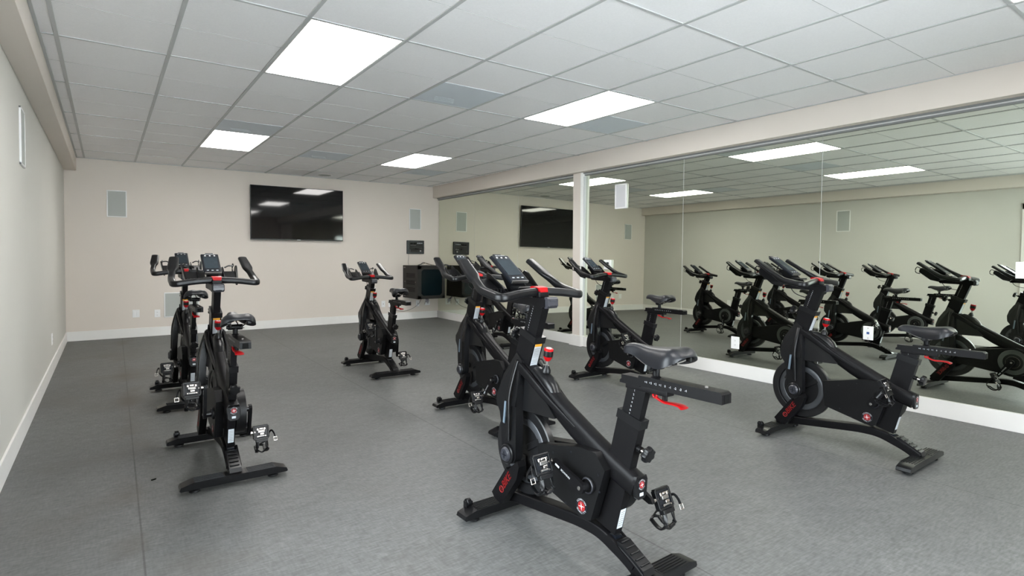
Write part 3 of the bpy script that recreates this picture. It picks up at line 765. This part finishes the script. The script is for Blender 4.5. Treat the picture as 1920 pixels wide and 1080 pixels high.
    d = MB(); lathe(d, [(.022, -.012), (.021, 0), (.014, .012), (.011, .020)], kb+kd*.008, kd, 'rubber', 24)
    cyl(d, kb+kd*.02, kb+kd*.062, .0052, 'steel', 14)
    d.build('knob_stem', brk)
    d = MB(); lathe(d, [(.008, .048), (.012, .050), (.021, .066), (.0215, .072)], kb, kd, 'red', 28); lathe(d, [(.0222, .071), (.0225, .074), (.0225, .094), (.0220, .0965)], kb, kd, 'rubber', 28)
    lathe(d, [(.0218, .096), (.0215, .104), (.018, .1075)], kb, kd, 'red', 28)
    ring(d, kb+kd*.1078, kd, .011, .0012, 'print', 20, 5); s_, u_, _ = frame_of(kd); text(d, 'STOP', kb+kd*.1076, (1, 0, 0), (0, 1, .17), .009, 'print', .03)
    d.build('resistance_knob', brk)
    # ---- seat tube
    a = math.hypot(*LEAN_S); sd = Vector((0, LEAN_S[0]/a, LEAN_S[1]/a)); sn = Vector((0, sd.z, -sd.y))   # sn points forward
    d = MB(); mid = Vector((0, -.303, .412))
    slab(d, (mid.y, mid.z), (sd.y, sd.z), .244, .054, -.020, .020, 'frame', .005)
    c = mid + sd*.232; slab(d, (c.y, c.z), (sd.y, sd.z), .018, .059, -.024, .024, 'plastic', .006)
    stb = d.build('seat_tube', root)
    e = MB(); c = mid - sd*.175 - sn*.0545
    R2_ = Matrix((( 1, 0, 0), (0, sn.y, sd.y), (0, sn.z, sd.z)))
    box(e, c, (.030, .001, .085), 'sticker', 0, R2_)
    for k in range(7): box(e, c + sd*(.030-.010*k) - sn*.0008, (.022, .0006, .0025), 'cable', 0, R2_)
    e.build('info_sticker', stb)
    e = MB(); kc = mid + sd*.135 - sn*.054
    cyl(e, kc, kc-sn*.020, .013, 'frame', 18); cyl(e, kc-sn*.018, kc-sn*.038, .008, 'chrome', 14)
    def knob(mb, c, ax):
        s_, u_, d_ = frame_of(ax); V = []; F = []; n = 42
        prof = [(.55, 0), (.95, .004), (1, .010), (1, .020), (.9, .026), (.4, .028)]
        for r_, h_ in prof:
            for k in range(n):
                t = 2*PI*k/n; rr = .029*r_*(1+.10*math.cos(7*t)); V.append(c + d_*h_ + (s_*math.cos(t)+u_*math.sin(t))*rr)
        for i in range(len(prof)-1):
            for k in range(n): F.append((i*n+k, i*n+(k+1) % n, (i+1)*n+(k+1) % n, (i+1)*n+k))
        F.append(tuple(range(n))[::-1]); F.append(tuple((len(prof)-1)*n+k for k in range(n))); mb.add(V, F, 'rubber')
    knob(e, kc-sn*.036, -sn); e.build('adjustment_knob', stb)
    # ---- seat post (moves with the seat height)
    d = MB(); c = mid + sd*.205; slab(d, (c.y, c.z), (sd.y, sd.z), .075, .043, -.0155, .0155, 'frame', .004)
    for s in (-1, 1):
        for k in range(8):
            q = mid + sd*(.262-.016*k+.0) + sn*.006
            text(d, str(1+k % 8), (s*.0157, q.y, q.z), (0, -1 if s < 0 else 1, 0), (0, 0, 1), .011, 'print', .03)
    P['seat_post'] = d.build('seat_post', root)
    # ---- seat slider
    d = MB()
    bx(d, (-.022, -.515, .672), (.022, -.322, .693), 'frame', .004)
    prism(d, [(-.298, .690), (-.298, .700), (-.306, .706), (-.306, .722), (-.395, .722), (-.395, .688)], -.026, .026, 'frame', .003)
    prism(d, [(-.735, .692), (-.735, .724), (-.725, .731), (-.392, .731), (-.388, .726), (-.388, .692)], -.027, .027, 'frame', .005, 3)
    bx(d, (-.014, -.7365, .694), (.014, -.700, .721), 'slot', .001)
    cyl(d, (0, -.66, .731), (0, -.66, .737), .006, 'steel', 12)
    for s in (-1, 1):
        for k, t_ in enumerate(('+4', '+3', '+2', '+1', '0', '-1', '-2', '-3', '-4')):
            text(d, t_, (s*.0272, -.425-.0215*k, .712), (0, -1 if s < 0 else 1, 0), (0, 0, 1), .0115, 'print', .02)
    P['slider'] = d.build('seat_slider', root)
    d = MB(); sweep(d, smooth_path([(-.014, -.462, .662), (-.014, -.478, .655), (-.010, -.500, .649), (-.004, -.530, .650), (0, -.558, .648), (0, -.575, .641)], 5), lambda t: .006+.016*t*t*(3-2*t), .0045, 'red', p=2.5, seg=14)
    ring(d, (-.014, -.457, .668), (1, 0, 0), .008, .0042, 'red', 16, 8); cyl(d, (0, -.490, .680), (0, -.490, .651), .010, 'frame', 16)
    d.build('release_lever', P['slider'])
    # ---- saddle
    d = MB(); rows = 30; nt_, nb_ = 17, 9; V = []; F = []
    y0, y1 = -.300, -.590
    def lerp(tab, t):                        # smooth curve through the table (cardinal spline)
        n_ = len(tab)
        for q in range(n_-1):
            if t <= tab[q+1][0] or q == n_-2:
                (a0, v0), (a1, v1) = tab[q], tab[q+1]; h = a1-a0; k = (t-a0)/h
                m0 = (v1-tab[q-1][1])/(a1-tab[q-1][0]) if q > 0 else (v1-v0)/h
                m1 = (tab[q+2][1]-v0)/(tab[q+2][0]-a0) if q+2 < n_ else (v1-v0)/h
                return (2*k**3-3*k*k+1)*v0+(k**3-2*k*k+k)*h*m0+(-2*k**3+3*k*k)*v1+(k**3-k*k)*h*m1
    for i in range(rows+1):
        t = .5-.5*math.cos(PI*i/rows)
        w = lerp([(0, .026), (.28, .031), (.52, .053), (.78, .083), (.90, .087), (1, .082)], t)
        e0 = math.sqrt(max(0, 1-(1-min(t/.11, 1))**2))
        e1 = math.sqrt(max(0, 1-(max(0, t-.82)/.18)**2)); e_ = max(.02, e0*e1)
        zt = lerp([(0, .836), (.15, .845), (.45, .843), (.75, .853), (.90, .858), (1, .850)], t)
        hh = lerp([(0, .034), (.25, .044), (.5, .062), (.7, .073), (.88, .066), (1, .052)], t)
        y = y0+(y1-y0)*t; zc_ = zt-hh*.5
        ring_ = []
        for k in range(nt_):
            u_ = -1+2*k/(nt_-1); xx = w*math.sin(u_*PI/2)
            zz = zt - hh*abs(u_)**2.7 - .007*math.exp(-(u_/.25)**2)*max(0, min(1, (t-.3)/.5))
            ring_.append((xx, zz))
        for k in range(nb_):
            u_ = 1-2*(k+1)/(nb_+1); ring_.append((w*.82*u_, zt-hh*.86 if abs(u_) > .6 else zt-hh*.55))
        for xx, zz in ring_: V.append((xx*(.45+.55*e_) if t > .5 else xx*e_, y, zc_+(zz-zc_)*e_))
    n = nt_+nb_
    for i in range(rows):
        for k in range(n): F.append((i*n+k, i*n+(k+1) % n, (i+1)*n+(k+1) % n, (i+1)*n+k))
    F.append(tuple(range(n))[::-1]); F.append(tuple(rows*n+k for k in range(n))); d.add(V, F, 'vinyl')
    P['saddle'] = d.build('saddle', root, sharp=60)
    d = MB()
    for s in (-1, 1):
        sweep(d, smooth_path([(s*.012, -.335, .815), (s*.018, -.385, .790), (s*.022, -.43, .775), (s*.024, -.475, .772), (s*.034, -.525, .792), (s*.048, -.560, .812)], 5), .0036, .0036, 'steel' if s < 0 else 'steel', seg=8)
        bx(d, (s*.038, -.572, .798), (s*.060, -.548, .830), 'plastic', .005)
    cyl(d, (-.036, -.45, .772), (.036, -.45, .772), .015, 'frame', 20); cyl(d, (0, -.45, .728), (0, -.45, .770), .0135, 'frame', 20)
    cyl(d, (-.044, -.45, .772), (-.034, -.45, .772), .009, 'rubber', 14); cyl(d, (.034, -.45, .772), (.044, -.45, .772), .009, 'steel', 14)
    lathe(d, [(.020, .728), (.020, .732), (.014, .737)], (0, -.45, 0), (0, 0, 1), 'frame', 20)
    d.build('saddle_clamp', P['saddle'])
    # ---- handlebar tube and post
    a = math.hypot(*LEAN_H); hd = Vector((0, LEAN_H[0]/a, LEAN_H[1]/a)); hn = Vector((0, hd.z, -hd.y))
    ht = Vector((0, .236, .900)); d = MB(); c = ht - hd*.110
    slab(d, (c.y, c.z), (hd.y, hd.z), .105, .055, -.028, .028, 'frame', .006)
    c = ht - hd*.014; slab(d, (c.y, c.z), (hd.y, hd.z), .016, .060, -.032, .032, 'plastic', .006)
    hs = d.build('head_tube', root)
    e = MB(); R3_ = Matrix(((1, 0, 0), (0, hn.y, hd.y), (0, hn.z, hd.z))); c = ht - hd*.088 - hn*.0555
    box(e, c, (.040, .001, .112), 'sticker', 0, R3_); box(e, c+hd*.049-hn*.0006, (.040, .0006, .013), 'orange', 0, R3_)
    for k in range(11): box(e, c+hd*(.032-.0075*k)-hn*.0008, (.034, .0004, .0018), 'cable', 0, R3_)
    e.build('warning_sticker', hs)
    e = MB(); kc = ht - hd*.055 + hn*.054; cyl(e, kc, kc+hn*.022, .012, 'frame', 18); cyl(e, kc+hn*.02, kc+hn*.040, .008, 'chrome', 14); knob(e, kc+hn*.038, hn); e.build('adjustment_knob', hs)
    d = MB(); c = ht + hd*.045; slab(d, (c.y, c.z), (hd.y, hd.z), .100, .043, -.020, .020, 'frame', .005)
    for s in (-1, 1):
        for k in range(11):
            q = ht + hd*(.125-.0118*k) + hn*.018
            text(d, str((11-k) % 10), (s*.0202, q.y, q.z), (0, -1 if s < 0 else 1, 0), (0, 0, 1), .0085, 'print', .04)
    P['bar_post'] = d.build('handlebar_post', root)
    # ---- sliding head block
    d = MB(); prism(d, [(.405, 1.050), (.390, 1.034), (.180, 1.028), (.140, 1.022), (.118, 1.028), (.118, 1.062), (.140, 1.068), (.395, 1.064)], -.036, .036, 'frame', .006, 3)
    prism(d, [(.122, 1.020), (.106, 1.023), (.098, 1.034), (.098, 1.060), (.106, 1.072), (.122, 1.072)], -.030, .030, 'cap', .005, 3)
    for x in (-.022, .022):
        for z in (1.032, 1.062): cyl(d, (x, .100, z), (x, .0965, z), .0028, 'cap', 10)
    bx(d, (-.020, .095, 1.052), (.020, .102, 1.058), 'cap', .001)
    sweep(d, smooth_path([(.01, .385, 1.045), (.01, .350, 1.000), (.005, .270, .975), (0, .200, .985), (0, .18, 1.01)], 6), .003, .003, 'cable_dark', seg=8)
    P['head'] = d.build('sliding_head', root)
    # ---- handlebar
    d = MB()
    box(d, (0, .185, 1.080), (.060, .055, .030), 'frame', .006)
    for s in (-1, 1):
        path = round_path([(s*.010, .192, 1.094), (s*.130, .180, 1.086), (s*.238, .163, 1.071), (s*.240, .312, 1.100), (s*.224, .395, 1.153), (s*.206, .518, 1.231)], .034, 6)
        def ss(t, a_, b_): k = max(0, min(1, (t-a_)/(b_-a_))); return k*k*(3-2*k)
        def wfun(t): return .0190 + .0135*ss(t, .70, .80) - .0045*ss(t, .86, 1)
        def hfun(t): return .0190 - .0055*ss(t, .64, .78)
        sweep(d, path, wfun, hfun, 'rubber', p=3.0, seg=24)
    P['bar'] = d.build('handlebar', root, sharp=50)
    d = MB(); prism(d, [(.160, 1.078), (.158, 1.095), (.170, 1.112), (.205, 1.118), (.222, 1.116), (.226, 1.106), (.200, 1.100), (.180, 1.085)], -.028, .028, 'red', .004, 3, lambda c: Vector((c.x*(1 if c.z > 1.1 else .8), c.y, c.z)))
    d.build('center_cap', P['bar'])
    # dumbbell cradles either side of the console
    for s in (-1, 1):
        d = MB()
        fin = [(.365, 1.050), (.345, 1.075), (.395, 1.110), (.470, 1.168), (.500, 1.180), (.520, 1.168), (.525, 1.140), (.430, 1.065)]
        prism(d, fin, s*.158, s*.168, 'plastic', .003, 2, lambda c, s=s: Vector((c.x + s*.02*(1.18-c.z)/.12*-.8, c.y, c.z)))
        prism(d, [(.360, 1.062), (.350, 1.072), (.485, 1.140), (.505, 1.130), (.420, 1.066)], s*.035, s*.155, 'plastic', .003)
        for k in range(6): bx(d, (s*(.045+.018*k), .372, 1.083), (s*(.052+.018*k), .392, 1.098), 'plastic', .001)
        prism(d, [(.330, 1.070), (.395, 1.120), (.470, 1.165), (.500, 1.172), (.500, 1.120), (.400, 1.060)], s*.072, s*.080, 'plastic', .003)
        sweep(d, smooth_path([(s*.150, .512, 1.175), (s*.150, .545, 1.190), (s*.150, .562, 1.165), (s*.150, .555, 1.135), (s*.150, .520, 1.125)], 5), .004, .004, 'plastic', seg=10)
        sweep(d, smooth_path([(s*.092, .500, 1.165), (s*.120, .512, 1.178), (s*.150, .512, 1.175)], 5), .005, .005, 'plastic', seg=10)
        d.build('dumbbell_cradle', P['bar'])
    # ---- console
    A_ = math.radians(35); R4 = Matrix.Rotation(A_, 3, 'X'); cc = Vector((0, .425, 1.190))
    d = MB()
    prism(d, [(.300, 1.062), (.300, 1.082), (.345, 1.120), (.42, 1.168), (.45, 1.168), (.40, 1.10), (.385, 1.062)], -.032, .032, 'plastic', .006, 3)
    bx(d, (-.048, .285, 1.098), (.048, .352, 1.110), 'plastic', .004)
    cs = d.build('console_mount', root)
    d = MB(); box(d, cc, (.108, .212, .020), 'bezel', .007, R4, 3); con = d.build('console', root)
    d = MB(); box(d, cc + R4 @ Vector((0, .004, .0104)), (.082, .128, .001), 'screen', 0, R4); d.build('screen', con)
    d = MB(); nrm = R4 @ Vector((0, 0, 1)); upc = R4 @ Vector((0, 1, 0))
    for x in (-.028, 0, .028):
        d = MB(); c = cc + R4 @ Vector((x, .082, .0102)); cyl(d, c, c+nrm*.0012, .0055, 'print', 16); d.build('console_button', con)
        d = MB(); c = cc + R4 @ Vector((x, -.082, .0102)); box(d, c, (.013, .006, .0022), 'sticker', .001, R4); d.build('console_button', con)
    d = MB(); text(d, 'SCHWINN', cc + R4 @ Vector((0, .0985, .0102)), (1, 0, 0), upc, .012, 'print', .04)
    d.build('name_print', con)
    d = MB(); c = cc + R4 @ Vector((0, -.108, .004)); box(d, c, (.100, .005, .016), 'steel', .002, R4); d.build('tablet_ledge', con)
    d = MB(); c = cc + R4 @ Vector((0, .114, -.004)); box(d, c, (.050, .026, .012), 'bezel', .004, R4); d.build('tablet_clip', con)
    P['console'] = con; P['mount'] = cs
    # ---- belt guards
    d = MB()
    pts = [(.115, .425), (-.150, .482), (-.235, .482), (-.288, .425), (-.215, .205), (-.190, .196), (-.150, .200), (.095, .262), (.105, .34)]
    prism(d, pts, -.072, -.028, 'cover', .008, 3)
    for y, z in ((.01, .415), (-.10, .448), (.00, .265), (-.07, .225), (-.255, .40), (-.262, .335)): cyl(d, (-.0722, y, z), (-.0732, y, z), .0045, 'bezel', 12)
    sweep(d, [(-.072, -.150, .482), (-.072, -.150, .482-.0005)], .001, .001, 'cover', seg=6)
    cyl(d, (-.070, BB.y, BB.z), (-.084, BB.y, BB.z), .034, 'cover', 32, ch=.003); ring(d, (-.084, BB.y, BB.z), (1, 0, 0), .029, .003, 'cap', 32, 8)
    lg = d.build('belt_guard', root)
    e = MB(); emblem(e, (-.0725, -.165, .245), (0, -1, 0), (0, 0, 1), .032); e.build('emblem', lg)
    d = MB(); pts = []
    c0, r0, c1, r1 = (HUB.y-.005, HUB.z), .055, (BB.y, BB.z), .128
    for k in range(13): t = -PI*.44+PI*.88*k/12; pts.append((c0[0]+r0*math.cos(t), c0[1]+r0*math.sin(t)))
    for k in range(25): t = PI*.53+PI*.94*k/24; pts.append((c1[0]+r1*math.cos(t), c1[1]+r1*math.sin(t)))
    prism(d, pts, .028, .080, 'cover', .007, 3); rg = d.build('belt_guard', root)
    e = MB(); cx = .080
    lathe(e, [(.060, 0), (.064, .004), (.108, .004), (.112, 0)], (cx-.001, BB.y, BB.z), (1, 0, 0), 'disc', 56)
    lathe(e, [(.074, 0), (.074, .005), (.070, .008), (.045, .009)], (cx-.001, BB.y, BB.z), (1, 0, 0), 'cover', 56)
    ring(e, (cx+.0075, BB.y, BB.z), (1, 0, 0), .052, .0012, 'chrome', 48, 6)
    ring_text(e, 'SCHWINN', (cx+.0032, BB.y, BB.z), (0, 1, 0), (0, 0, 1), .092, .036, 'rim', 0, .30)
    ring_text(e, 'SCHWINN', (cx+.0032, BB.y, BB.z), (0, 1, 0), (0, 0, 1), .092, .036, 'rim', PI, .30)
    e.build('sprocket_disc', rg)
    # ---- cranks and pedals (own origins so that each bike can turn them)
    for s in (-1, 1):
        d = MB(); d_ = Vector((0, 1, 0))
        bm = bmesh.new(); x0_, x1_ = .112, .128
        pr = [(-.022, -.010), (-.012, -.022), (.02, -.024), (.165, -.013), (.182, 0), (.165, .013), (.02, .024), (-.012, .022), (-.022, .010)]
        Aq = [bm.verts.new((s*x0_, yy, zz)) for yy, zz in pr]; Bq = [bm.verts.new((s*x1_, yy, zz)) for yy, zz in pr]
        bm.faces.new(Aq); bm.faces.new(Bq[::-1]); n = len(pr)
        for i in range(n): bm.faces.new((Aq[i], Bq[i], Bq[(i+1) % n], Aq[(i+1) % n]))
        bevel(bm, .004, 2); d.add_bm(bm, 'frame')
        cyl(d, (s*.070, 0, 0), (s*.116, 0, 0), .017, 'plastic', 24); cyl(d, (s*.127, 0, 0), (s*.131, 0, 0), .008, 'steel', 16)
        bx(d, (s*.1275, .125, -.004), (s*.1288, .150, .004), 'sticker', 0)
        text(d, 'SCHWINN', (s*.1282, .085, 0), (0, 1 if s > 0 else -1, 0), (0, 0, 1), .012, 'print', .03)
        slot_ = MB()
        cr = d.build('crank_arm', root); cr.location = BB
        bx(slot_, (s*.1280, .030, -.006), (s*.1286, .115, .004), 'bezel', 0)
        ps, cg, stp = build_pedal(s)
        pd = ps.build('pedal', cr); pd.location = (s*.125, .170, 0)
        # cage and strap belong to the pedal's own mesh level (thing > crank > pedal), so they are merged into it
        for extra in (cg, stp):
            me = pd.data; k = len(me.vertices)
            bmx = bmesh.new(); bmx.from_mesh(me)
            base = [bmx.verts.new(q) for q in extra.v]
            for f, mi in zip(extra.f, extra.mi):
                nm = extra.mats[mi]; names = [q.name for q in me.materials]
                if M[nm].name not in names: me.materials.append(M[nm]); names.append(M[nm].name)
                try:
                    ff = bmx.faces.new([base[j] for j in f]); ff.material_index = names.index(M[nm].name); ff.smooth = True
                except ValueError: pass
            bmx.to_mesh(me); bmx.free(); me.set_sharp_from_angle(angle=math.radians(35))
        P['crank%d' % s] = cr
    return root, P

def copy_tree(o, parent=None):
    c = o.copy(); scene.collection.objects.link(c)
    if parent: c.parent = parent
    for ch in o.children: copy_tree(ch, c)
    return c

def pose_bike(root, seat_dz, bar_dz, ang):
    """slide the saddle and handlebars along their posts, turn the cranks (ang: left crank, 0 = forward, 90 = up)"""
    ks = LEAN_S[0]/LEAN_S[1]; kh = LEAN_H[0]/LEAN_H[1]; side = 0
    for ch in root.children:
        nm = ch.name.split('.')[0]
        if nm in ('saddle', 'seat_slider', 'seat_post'): ch.location = (0, ks*seat_dz, seat_dz)
        elif nm in ('handlebar', 'handlebar_post', 'sliding_head', 'console', 'console_mount'): ch.location = (0, kh*bar_dz, bar_dz)
        elif nm == 'crank_arm':
            left = ch.children[0].location.x < 0
            a = math.radians(ang + (0 if left else 180)); ch.rotation_euler = (a, 0, 0)
            for pd in ch.children: pd.rotation_euler = (-a, 0, 0)

proto, _P = make_bike()
GB = 'black exercise bikes with red knobs'
bikes = [  # x, y, turn, saddle height, bar height, left crank angle, label
    (1.62, 1.85, 2.0, .082, .0, 22, 'large black exercise bike nearest the camera, with a raised saddle'),
    (3.98, 1.765, 0.8, .0, .0, 125, 'black exercise bike at right in front of the mirror, saddle lowest of all'),
    (2.415, 3.66, -1.4, .080, .0, -52, 'black exercise bike directly behind the nearest bike'),
    (4.07, 3.86, -1.0, .062, -.02, 100, 'black exercise bike in front of the square post'),
    (.566, 3.83, -0.4, .092, .0, 105, 'front black exercise bike of the two at left, seen from behind'),
    (.575, 5.68, 0, .120, 0.01, 180, 'rear black exercise bike of the two at left, half hidden'),
    (2.42, 5.88, -.5, .070, -.08, 92, 'black exercise bike alone at centre, farthest back below the cabinet'),
    (4.54, 6.72, -1.5, .07, .0, -60, 'dim black exercise bike beyond the post, hidden by the middle bikes'),
]
for i, (x, y, rz, sz, bz, an, lab) in enumerate(bikes):
    o = copy_tree(proto) if i else None
    if o is None: first = (x, y, rz, sz, bz, an, lab); continue
    o.location = (x, y, 0); o.rotation_euler = (0, 0, math.radians(rz)); pose_bike(o, sz, bz, an); tag(o, lab, 'exercise bike', GB)
x, y, rz, sz, bz, an, lab = first
proto.location = (x, y, 0); proto.rotation_euler = (0, 0, math.radians(rz)); pose_bike(proto, sz, bz, an); tag(proto, lab, 'exercise bike', GB)
